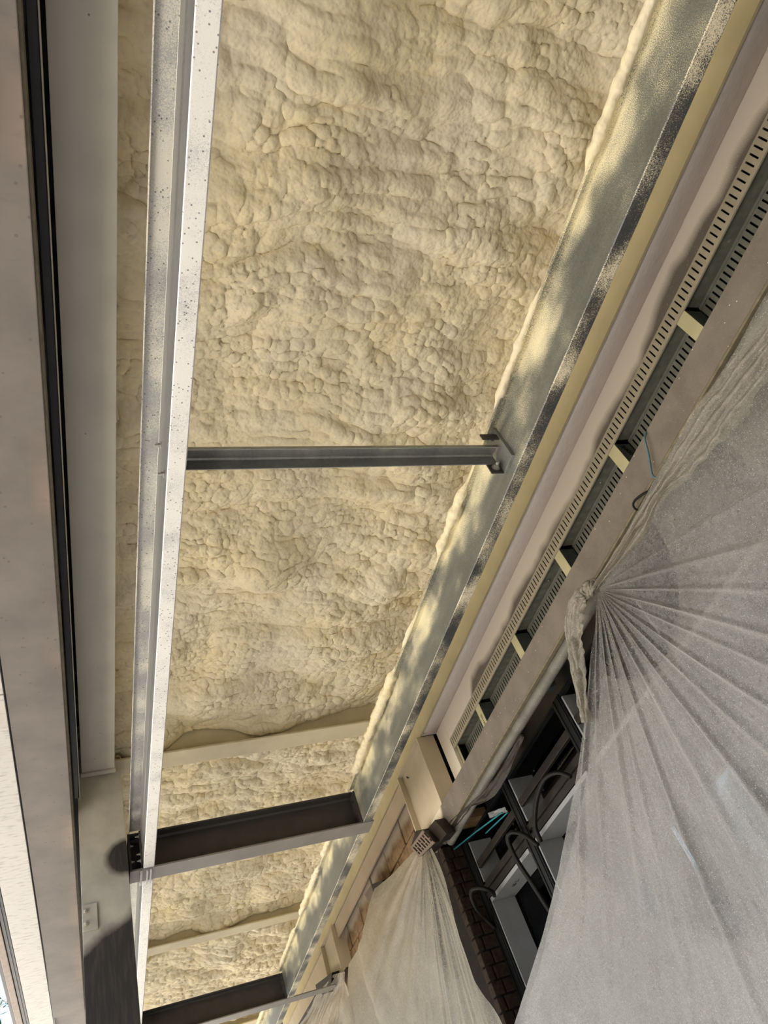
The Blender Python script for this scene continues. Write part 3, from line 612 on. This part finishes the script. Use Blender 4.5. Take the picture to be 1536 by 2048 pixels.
# ------------------------------------------------------------------ cream I-columns against the house
def cream_column(label, y0, y1, x0=1.87, x1=1.985, z0=1.63, z1=2.133, bot=None):
    t = thing('cream_column', label, 'column', ((x0 + x1) / 2, (y0 + y1) / 2, z0))
    box('near_flange', x0, x1, y0, y0 + 0.016, z0, z1, CREAM, t, 0.002); box('far_flange', x0, x1, y1 - 0.016, y1, z0, z1, CREAM, t, 0.002)
    wv = box('web', x0 + 0.035, x0 + 0.045, y0 + 0.0162, y1 - 0.0162, z0, z1, CREAM, t)
    box('top_plate', x0, x1, y0, y1, z1 + 0.0005, z1 + 0.0015, CREAM, t); return t
cc = cream_column('cream painted steel column stub between slotted panel and stone wall, nearer one', 3.860, 4.35)
tube('screw_tip', [(1.905, 4.24, 2.08), (1.892, 4.236, 2.078), (1.888, 4.228, 2.084)], 0.004, RUB, cc, 6)
cream_column('farther cream painted steel column behind the second charcoal beam', 6.72, 7.21, z0=1.80)
tag(box('cream_soffit_board', 1.905, 1.918, 4.365, 6.70, 2.022, 2.134, plain('cream_board_paint', srgb(200, 184, 160), 0.6, 0.06, 0, 0, 4), None, 0.001), 'cream board above the tan stone blocks, between the two cream columns', 'board')
tag(box('cream_soffit_board', 1.905, 1.918, 7.24, 9.5, 1.90, 2.134, CREAM, None, 0.001), 'cream board beyond the farther cream column, stained', 'board')

# ------------------------------------------------------------------ stone wall beyond the column, with brick end
wl = box('wall_left', 1.992, 2.13, 4.37, 9.6, -1.6, 2.12, MORTAR); struct(wl); wl.name = 'wall_stone'
wl.name = 'wall_far'
proto = None
def brick_at(x0, x1, y0, y1, z0, z1, mat, parent, seedv=0, nm='brick'):
    o = box(nm, x0, x1, y0, y1, z0, z1, mat, parent, 0.006 if (x1 - x0) < 0.3 else 0.01); return o
for r, z in enumerate((1.905, 1.685)):
    y = 4.385 - (0.22 if r else 0.0)
    while y < 8.6:
        a = max(y, 4.385); b = y + 0.435
        if b - a > 0.1: brick_at(1.977 + random.uniform(-0.006, 0.004), 2.05, a, b - 0.012, z, z + 0.210, STONE, wl, nm='stone_block')
        y += 0.447
pier = box('wall_pier', 2.0, 2.108, 4.312, 4.368, -1.6, 1.625, MORTAR); struct(pier)
z = 0.30
k = 0
while z < 1.60:
    for (a, b) in (((1.972, 2.036), (2.044, 2.112)) if k % 2 else ((1.972, 2.012), (2.020, 2.112))):
        brick_at(a, b, 4.300 + random.uniform(-0.003, 0.003), 4.36, z, z + 0.066, BRICK, pier)
    z += 0.0745; k += 1

# ------------------------------------------------------------------ windows
XF = 2.10
mull = [(1.21, 1.28), (1.98, 2.05), (2.72, 2.80), (3.48, 3.56), (4.20, 4.295)]
def window(idx, label_side, ya, yb):
    """one opening from mullion ya to mullion yb: head, rail, glass and the white lining boards behind"""
    t = bpy.data.objects.new('window_%d' % idx, None); C.objects.link(t); t.location = (XF, (ya + yb) / 2, 0.2); struct(t)
    box('head', XF, XF + 0.02, ya, yb, 1.590, 1.602, FRAME, t, 0.002)
    rl = add('rail', *prism([(XF - 0.004, 1.262), (XF + 0.065, 1.262), (XF + 0.065, 1.352), (XF + 0.012, 1.352), (XF + 0.012, 1.338), (XF - 0.004, 1.334), (XF - 0.004, 1.306), (XF + 0.006, 1.303), (XF + 0.006, 1.292), (XF - 0.004, 1.289)], 'Y', ya, yb), FRAMEG, t)
    box('sash_bar', XF + 0.0, XF + 0.02, ya, yb - 0.015, 1.425, 1.465, FRAMEG, t, 0.002)
    box('glass_pane', XF + 0.160, XF + 0.164, ya, yb - 0.015, 1.467, 1.600, GLASS, t); box('glass_pane', XF + 0.160, XF + 0.164, ya, yb - 0.015, 1.352, 1.4245, GLASS, t)
    box('glass_pane', XF + 0.160, XF + 0.164, ya, yb - 0.015, 0.15, 1.262, GLASS, t)
    box('bottom_rail', XF, XF + 0.07, ya, yb, 0.05, 0.15, FRAME, t)
    box('lining_board', XF + 0.066, XF + 0.150, yb - 0.014, yb - 0.002, 0.1, 1.585, WHITE, t)   # jamb facing the viewer
    box('lining_board', XF + 0.004, XF + 0.0655, yb - 0.014, yb - 0.002, 1.353, 1.585, WHITE, t); box('lining_board', XF + 0.004, XF + 0.0655, yb - 0.014, yb - 0.002, 0.152, 1.260, WHITE, t)
    hb = box('head_board', XF + 0.0, XF + 0.155, ya + 0.02, yb - 0.015, 1.236, 1.258, WHITE, t); hb['label'] = 'white lining board under the rail'
    return t
w_ids = []
for i in range(len(mull) - 1):
    w_ids.append(window(i + 1, '', mull[i][1], mull[i + 1][0]))
text('handwriting', '68~2~', 0.036, (2.185, 4.02, 1.2355), (0, -1, 0), (-1, 0, 0), INK, w_ids[3], 0.0003, 0.0002)
for i, (a, b) in enumerate(mull):
    m_ = thing('window_post', ['black window post hidden behind the polythene, farthest up the wall', 'black window post behind the polythene, second one', 'black window post just left of the big polythene sheet', 'black window post in the middle of the open strip of windows', 'black window post against the dark brick pier'][i], 'window post', (XF, (a + b) / 2, 0.05))
    box('outer_profile', XF - 0.006, XF + 0.02, a + 0.001, b - 0.001, 0.05, 1.605, FRAME, m_, 0.002)
    box('gasket_strip', XF - 0.010, XF - 0.0065, a + 0.012, a + 0.020, 0.05, 1.60, RUB, m_); box('gasket_strip', XF - 0.010, XF - 0.0065, b - 0.024, b - 0.014, 0.05, 1.60, RUB, m_)
for i, (yy, lb) in enumerate(((2.76, 'tan timber block above the windows, beside the big sheet’s left edge'), (3.50, 'tan timber block above the windows, middle one'), (4.24, 'tan timber block above the windows, nearest the slotted vent'))):
    o = box('timber_block', 2.195, 2.325, yy, yy + 0.145, 1.745, 1.80, TAN, None, 0.003); tag(o, lb.replace('’', "'"), 'timber', 'timber blocks over the window head')
struct(box('trim_5', 2.17, 2.74, 1.0, 4.4, 1.805, 1.83, BLACK))
# room behind
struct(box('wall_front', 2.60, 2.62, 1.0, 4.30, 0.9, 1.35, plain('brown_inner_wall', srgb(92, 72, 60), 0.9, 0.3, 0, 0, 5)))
struct(box('baseboard_right', 2.11, 2.74, -2.9, 4.36, -0.1, 0.045, ROOM))
struct(box('wall_side', 2.10, 2.14, -2.9, 1.20, -1.6, 1.66, plain('brown_grey_wall_face', srgb(104, 92, 82), 0.85, 0.2, 0, 0.1, 4)))
struct(box('wall_below', 2.10, 2.14, 1.2, 4.31, -1.6, -0.11, plain('brown_grey_wall_base', srgb(120, 108, 98), 0.85, 0.2, 0, 0.1, 4)))
# loose rubber gaskets looping out of the frame
def gasket(label, pts):
    t = thing('rubber_gasket', label, 'gasket', pts[0]); P = smoothpath(pts, 8)
    tube('bead', P, 0.011, RUB, t, 8); tube('fin', [p + Vector((-0.004, 0.014, 0.006)) for p in P], 0.005, RUB, t, 6)
gasket('black rubber gasket arched over the lower window corner by the brick pier', [(2.07, 4.07, 1.23), (2.02, 3.98, 1.225), (1.97, 3.99, 1.26), (1.955, 4.06, 1.285), (1.96, 4.115, 1.265), (1.985, 4.16, 1.22), (2.04, 4.23, 1.19), (2.088, 4.25, 1.12)])
gasket('black rubber gasket looping at the middle window post', [(2.07, 3.42, 1.205), (2.06, 3.48, 1.29), (2.05, 3.58, 1.355), (2.05, 3.64, 1.34), (2.06, 3.655, 1.24), (2.08, 3.64, 1.10), (2.085, 3.60, 0.95)])
gasket('black rubber gasket hooping up beside the big sheet edge', [(2.07, 3.38, 1.205), (2.05, 3.33, 1.27), (2.04, 3.20, 1.335), (2.04, 3.06, 1.365), (2.05, 2.95, 1.335), (2.07, 2.90, 1.28)])
tag(tube('cyan_strap', [(2.04, 4.28, 1.60), (2.055, 3.95, 1.545), (2.06, 3.60, 1.475)], 0.0045, CYAN, None, 6), 'long cyan strap crossing above the windows', 'strap')
tag(tube('cyan_strap', [(2.09, 3.92, 1.512), (2.09, 3.60, 1.468)], 0.004, CYAN, None, 6), 'short cyan strap end just behind the long one', 'strap')
o = ribbon('paper_scrap', [(2.09, 3.80, 1.54), (2.09, 3.68, 1.50), (2.09, 3.60, 1.47)], (0.02, 0.1, 0.6), 0.055, WHITE, None, 3, 0.01, 5); tag(o, 'crinkled whitish film scrap beside the cyan strap', 'film scrap')

# ------------------------------------------------------------------ slotted vent and dark brackets that hold the polythene
def quadbox(name, q, x0, x1, mat, parent):
    V = [(x0, a, b) for a, b in q] + [(x1, a, b) for a, b in q]; return add(name, V, [(0, 1, 2, 3), (7, 6, 5, 4), (0, 4, 5, 1), (1, 5, 6, 2), (2, 6, 7, 3), (3, 7, 4, 0)], mat, parent)
t = thing('wall_vent', 'small taupe vent with staggered slots where the middle sheet is pinned', 'vent', (1.80, 4.08, 1.55))
Q = [(4.26, 1.66), (4.00, 1.64), (3.91, 1.52), (4.17, 1.56)]
def qp(u, v):
    a = [Q[0][i] + (Q[1][i] - Q[0][i]) * u for i in (0, 1)]; b = [Q[3][i] + (Q[2][i] - Q[3][i]) * u for i in (0, 1)]; return (a[0] + (b[0] - a[0]) * v, a[1] + (b[1] - a[1]) * v)
# face built as a lattice of cells with real openings
us = [0, .09, .16, .23, .30, .37, .44, .51, .58, .65, .72, .79, .86, .93, 1]; vs = [0, .16, .36, .42, .58, .64, .84, 1]
V = []; F = []
for xx in (1.766, 1.772):
    for u in us:
        for v in vs: V.append((xx, *qp(u, v)))
nv = len(vs); L = len(us) * nv
for i in range(len(us) - 1):
    for j in range(nv - 1):
        a = i * nv + j; q = (a, a + nv, a + nv + 1, a + 1)
        hole = (i % 2 == 1) and ((j in (1, 3, 5)) or (j == 2 and i % 4 == 1) or (j == 4 and i % 4 == 3))
        if hole:
            for e in ((a, a + nv), (a + nv, a + nv + 1), (a + nv + 1, a + 1), (a + 1, a)): F.append((e[0], e[1], e[1] + L, e[0] + L))
        else: F += [q, tuple(x + L for x in reversed(q))]
add('slotted_face', V, F, GRILL, t, rec=False)
quadbox('body', [(4.255, 1.655), (4.005, 1.637), (3.915, 1.525), (4.168, 1.563)], 1.7725, 1.862, BOXM, t)
quadbox('side_block', [(4.00, 1.642), (3.88, 1.63), (3.80, 1.51), (3.91, 1.518)], 1.803, 1.862, BOXM, t)
quadbox('rear_block', [(4.36, 1.70), (4.20, 1.725), (4.05, 1.66), (4.26, 1.665)], 1.81, 1.862, BOXM, t)
t = thing('dark_bracket', 'small dark angular bracket on the stone blocks, upper one', 'bracket', (1.87, 5.35, 1.85))
quadbox('dark_face', [(5.36, 1.90), (5.11, 1.82), (5.16, 1.76), (5.37, 1.83)], 1.85, 1.97, BOXM, t); quadbox('pale_side', [(5.57, 1.915), (5.36, 1.90), (5.37, 1.83), (5.50, 1.80)], 1.852, 1.97, GRILL, t)
t = thing('dark_bracket', 'dark angular bracket below the farther cream column', 'bracket', (1.87, 7.1, 1.82))
quadbox('dark_face', [(7.39, 1.91), (6.76, 1.80), (6.93, 1.71), (7.42, 1.83)], 1.80, 1.865, BOXM, t)
t = thing('dark_bracket', 'lowest dark angular bracket at the foot of the picture', 'bracket', (1.87, 8.0, 1.85))
quadbox('dark_face', [(8.6, 1.93), (7.66, 1.90), (7.60, 1.78), (8.5, 1.82)], 1.84, 1.865, BOXM, t); quadbox('pale_side', [(8.1, 1.90), (7.95, 1.885), (7.95, 1.815), (8.1, 1.82)], 1.836, 1.8395, GRILL, t)

# cords near the big sheet
tag(tube('blue_cord', smoothpath([(1.866, 1.250, 1.700), (1.850, 1.262, 1.672), (1.850, 1.285, 1.635), (1.850, 1.31, 1.60), (1.845, 1.33, 1.562), (1.845, 1.325, 1.538)], 6), 0.0042, BLUE, None, 8), 'blue-grey cord dangling over the brown-grey board', 'cord')
tag(tube('black_strap', smoothpath([(1.85, 1.375, 1.535), (1.845, 1.41, 1.555), (1.845, 1.455, 1.572), (1.845, 1.475, 1.566), (1.85, 1.478, 1.545), (1.85, 1.46, 1.535)], 6), 0.0045, RUB, None, 6), 'short curled black strap clipped on the board edge above the knot', 'strap')

# ------------------------------------------------------------------ polythene sheets
def polyline_at(pts, t):
    n = len(pts) - 1; x = min(max(t, 0), 0.99999) * n; i = int(x); f = x - i; return tuple(pts[i][k] + (pts[i + 1][k] - pts[i][k]) * f for k in range(len(pts[0])))
def fan_sheet(K, folds, left, right, xw, seed, rmax=3.1, NS=420, NT=300, out=0.025, xmax=1.845, big=0.09, amp=0.030):
    """film gathered at K=(y,z) and spreading between two edge curves given as (radius, bearing below +Y in degrees)"""
    T = np.linspace(0, 1, NT) ** 1.4 * rmax + 0.012; Sx = np.linspace(0, 1, NS); TT, SS = np.meshgrid(T, Sx, indexing='ij')
    aL = np.interp(TT, [a for a, b in left], [b for a, b in left]); aR = np.interp(TT, [a for a, b in right], [b for a, b in right]); A = aL + (aR - aL) * SS
    F_ = np.zeros_like(A)
    for i, (c, s_, w_) in enumerate(folds):
        wob = c + 3.0 * (vnoise(TT * 1.3, TT * 0 + i * 7.7, seed) - 0.5) * TT
        F_ += s_ * np.exp(-((A - wob) / (w_ * 0.75)) ** 2) * (0.10 + 1.0 * np.exp(-TT / 0.9))
    disp = amp * F_ * np.clip(TT / 0.10, 0, 1) * (0.5 + 0.5 * np.clip(TT, 0, 1)) + big * (fbm(A * 0.028, TT * 0.9, 2, seed + 9) - 0.45) * TT + 0.03 * (fbm(A * 0.09, TT * 2.0, 3, seed + 12) - 0.45) * np.clip(TT, 0, 1)
    disp += 0.012 * (fbm(A * 0.3, TT * 3.5, 4, seed + 19) - 0.45) * np.clip(TT, 0, 1)
    disp += out * TT * np.clip((A - 60) / 60, 0, 1)
    ra = np.radians(A); Y = K[0] + TT * np.cos(ra); Z = K[1] - TT * np.sin(ra); X = np.minimum(xw - disp, xmax)
    return np.stack([X.ravel(), Y.ravel(), Z.ravel()], 1), NT, NS
t1 = thing('polythene_sheet', 'big dusty translucent polythene sheet fanning from its knot over the right windows', 'plastic sheet', (1.80, 1.81, -1.2))
V, a, b = fan_sheet((1.81, 1.475), [(33, 1.0, 1.2), (38, .6, 1.6), (49, .8, 1.8), (57, .55, 1.3), (69, 1.0, 1.3), (83, .5, 2.2), (94, .9, 1.4), (104, .5, 1.3), (112, .8, 1.2), (121, .5, 1.1), (129, .8, 1.2), (138, .6, 1.1), (148, .8, 1.4), (158, .5, 1.2)],
                    [(0.03, 35), (0.25, 33), (0.45, 30), (0.92, 27.6), (1.47, 24.8), (2.30, 22.3), (3.4, 20)], [(0, 184), (1, 180), (3, 180)], 1.80, 4)
me = npmesh('film', V - np.array([1.80, 1.81, -1.2]), a, b, POLY1); put(bpy.data.objects.new('film', me), 'film', t1)
# extra film layers added behind the sheet to brighten its lower part
for kk, (frac, xb) in enumerate(((0.20, 1.865), (0.50, 1.895))):
  k0 = int(a * frac); V2 = V.reshape(a, b, 3)[k0::3, ::3].copy(); V2[..., 0] = xb + 0.02 * (fbm(V2[..., 1] * 3, V2[..., 2] * 3, 3, 77) - 0.45) ; n2, m2 = V2.shape[:2]
  me = npmesh('added_brightening_layer', V2.reshape(-1, 3) - np.array([1.80, 1.81, -1.2]), n2, m2, POLYB if kk else POLY1); put(bpy.data.objects.new('added_brightening_layer', me), 'added_brightening_layer', t1)
def strip_mesh(name, top, bot, mat, parent, x=1.775, amp=0.012, n=160, m=26, seed=2, freq=7.0, bulge=0.02):
    us_ = np.linspace(0, 1, n); V = []
    for u in us_:
        a_ = polyline_at(top, u); b_ = polyline_at(bot, u)
        for j in range(m):
            v = j / (m - 1); V.append((v, u, a_[0] + (b_[0] - a_[0]) * v, a_[1] + (b_[1] - a_[1]) * v))
    V = np.array(V); v_, u_ = V[:, 0], V[:, 1]
    X = x - bulge * np.sin(v_ * math.pi) - amp * np.sin(v_ * freq * 3 + 3 * vnoise(u_ * 6, v_ * 2, seed)) - 0.02 * (fbm(u_ * 14, v_ * 5, 3, seed + 4) - 0.45)
    o0 = wloc(parent); W = np.stack([X - o0[0], V[:, 2] + 0.012 * (vnoise(u_ * 30, v_ * 3, seed) - .5) - o0[1], V[:, 3] + 0.012 * (vnoise(u_ * 25, v_ * 4, seed + 1) - .5) - o0[2]], 1)
    me = npmesh(name, W, n, m, mat); return put(bpy.data.objects.new(name, me), name, parent)
o = strip_mesh('folded_hem', [(0.2, 1.43), (0.67, 1.44), (0.86, 1.475), (0.99, 1.500), (1.15, 1.49), (1.34, 1.475), (1.56, 1.475), (1.80, 1.485)], [(0.2, 1.30), (0.77, 1.335), (0.95, 1.350), (1.04, 1.355), (1.20, 1.39), (1.30, 1.425), (1.47, 1.42), (1.79, 1.462)], POLYH, t1, 1.79, 0.010); o['label'] = 'gathered doubled hem along the top'
o = strip_mesh('loose_tail', [(1.80, 1.50), (1.88, 1.545), (1.96, 1.55), (2.06, 1.50), (2.13, 1.41), (2.20, 1.29), (2.25, 1.20)], [(1.80, 1.47), (1.85, 1.485), (1.92, 1.47), (1.99, 1.41), (2.05, 1.36), (2.13, 1.27), (2.22, 1.17)], POLYH, t1, 1.785, 0.010, 90, 16, 6); o['label'] = 'torn tail hanging left of the knot'
# the knot: a twisted bunch
for k in range(5):
    P = []
    for i in range(22):
        th = i / 21 * 2.4 * math.pi + k * 1.3; rr = 0.010 + 0.016 * abs(math.sin(i * 0.9 + k)); P.append((1.775 - 0.012 * math.sin(th * 1.7 + k), 1.825 + 0.028 * math.cos(th) + 0.01 * k - 0.02, 1.485 + 0.020 * math.sin(th) + 0.004 * k))
    tube('knot_twist', P, [0.004 + 0.006 * abs(math.sin(i * 0.7 + k)) for i in range(22)], POLYH, t1, 7)

def hung_sheet(label, Lp, Rp, seed, nfold, mat, xw=1.80, folds=None, NT=220, NU=320, amp=0.03, x_fn=None, pin=0.0):
    U = np.linspace(0, 1, NU); T = np.linspace(0, 1, NT); Lc = np.array([polyline_at(Lp, t) for t in T]); Rc = np.array([polyline_at(Rp, t) for t in T])
    UU, TT = np.meshgrid(U, T, indexing='ij')
    Y = Rc[None, :, 0] + (Lc[None, :, 0] - Rc[None, :, 0]) * UU; Z = Rc[None, :, 1] + (Lc[None, :, 1] - Rc[None, :, 1]) * UU
    rs = np.random.RandomState(seed); D = np.zeros_like(UU)
    for q in range(nfold):
        c0 = (q + rs.uniform(0.1, 0.9)) / nfold; w0 = rs.uniform(0.008, 0.030); drift = rs.uniform(-0.06, 0.06); a0 = rs.uniform(0.3, 1.0)
        c1 = c0 + drift * TT + 0.03 * (vnoise(TT * 3, TT * 0 + q, seed) - 0.5) * TT
        D += a0 * np.exp(-np.abs((UU - c1) / (w0 * (0.5 + 1.3 * TT))) ** 1.4) * (0.25 + 0.75 * np.exp(-((TT - rs.uniform(0, 0.8)) / 0.5) ** 2))
    D = amp * D + 0.13 * (fbm(UU * 3.0, TT * 1.6, 3, seed + 5) - 0.45) * np.clip(TT * 4, 0.15, 1) + 0.03 * (fbm(UU * 14, TT * 1.2, 3, seed + 7) - 0.45) + 0.006 * (fbm(UU * 40, TT * 9, 3, seed + 9) - 0.45)
    X = xw - D; X = np.minimum(X, 1.84)
    if x_fn is not None: X = X + x_fn(UU, TT)
    V = np.stack([X.ravel(), Y.ravel(), Z.ravel()], 1); o0 = np.array([xw, 5.0, -1.2]); t = thing('polythene_sheet', label, 'plastic sheet', tuple(o0))
    me = npmesh('film', V - o0, NU, NT, mat); put(bpy.data.objects.new('film', me), 'film', t); return t
t2 = thing('polythene_sheet', 'creamy polythene sheet pinned under the slotted vent, hanging in long folds', 'plastic sheet', (1.79, 4.06, -1.2))
rs = random.Random(5); fo = []
aa_ = 2.0
while aa_ < 92: fo.append((aa_, rs.uniform(0.25, 1.0), rs.uniform(1.2, 3.6))); aa_ += rs.uniform(3.0, 8.0)
V, a, b = fan_sheet((4.06, 1.615), fo, [(0, -8), (0.73, -8.6), (1.17, -9.9), (1.45, -6.5), (1.70, -2.7), (2.3, -2.5), (2.75, 3.5), (3.2, 9)], [(0, 125), (0.1, 112), (0.35, 95), (0.54, 90), (0.75, 92), (0.95, 98), (1.44, 104), (3.0, 106)], 1.79, 31, 3.15, 420, 240, 0.0, 1.835, 0.15, 0.036)
me = npmesh('film', V - np.array([1.79, 4.06, -1.2]), a, b, POLY2); put(bpy.data.objects.new('film', me), 'film', t2)
hung_sheet('small polythene sheet at the foot of the picture, left of the middle sheet', [(6.75, 1.78), (7.25, 1.82), (7.7, 1.84), (8.3, 1.86), (8.8, 1.8)], [(6.45, 1.70), (6.5, 1.62), (6.6, 1.5), (6.7, 1.4), (6.8, 1.2)], 44, 9, POLY2, 1.815, NT=90, NU=120, amp=0.02)

# ------------------------------------------------------------------ tree seen past the gutter
t = thing('tree', 'distant tree whose dark twigs show against the sky at the far left', 'tree', (-2.75, 22.0, -1.6))
tube('trunk', [(-2.75, 22, -1.6), (-2.72, 22, 2.0), (-2.8, 22, 6.5), (-2.75, 22, 10.5)], [0.22, 0.17, 0.09, 0.02], BARK, t, 8)
V = []; F = []
rng = random.Random(3)
for i in range(34):
    h = 1.0 + i * 0.28; L_ = 1.9 * (1 - i / 40); th = i * 2.4; e = Vector((-2.75 + L_ * math.cos(th), 22 + L_ * math.sin(th), h + 0.35)); s0 = Vector((-2.75, 22, h))
    for q in range(34):
        u = rng.uniform(0.25, 1.05); c_ = s0.lerp(e, u) + Vector((rng.gauss(0, .12), rng.gauss(0, .12), rng.gauss(0, .10))); d = Vector((rng.gauss(0, 1), rng.gauss(0, 1), rng.gauss(0, .6))).normalized() * rng.uniform(0.06, 0.13); n_ = d.orthogonal().normalized() * 0.03
        k = len(V); V += [c_ - d, c_ + n_, c_ + d, c_ - n_]; F.append((k, k + 1, k + 2, k + 3))
o = add('foliage', V, F, LEAF, t, rec=False); o['kind'] = 'stuff'
V = []; F = []
for i in range(34):
    h = 1.0 + i * 0.28; L_ = 1.9 * (1 - i / 40); th = i * 2.4; e = Vector((-2.75 + L_ * math.cos(th), 22 + L_ * math.sin(th), h + 0.35)); s0 = Vector((-2.75, 22, h)); k = len(V)
    V += [s0 + Vector((0, 0, .025)), s0 + Vector((0.02, 0.02, -.02)), s0 + Vector((-.02, -.02, -.02)), e]; F += [(k, k + 1, k + 3), (k + 1, k + 2, k + 3), (k + 2, k, k + 3)]
o = add('branches', V, F, BARK, t); o['kind'] = 'stuff'
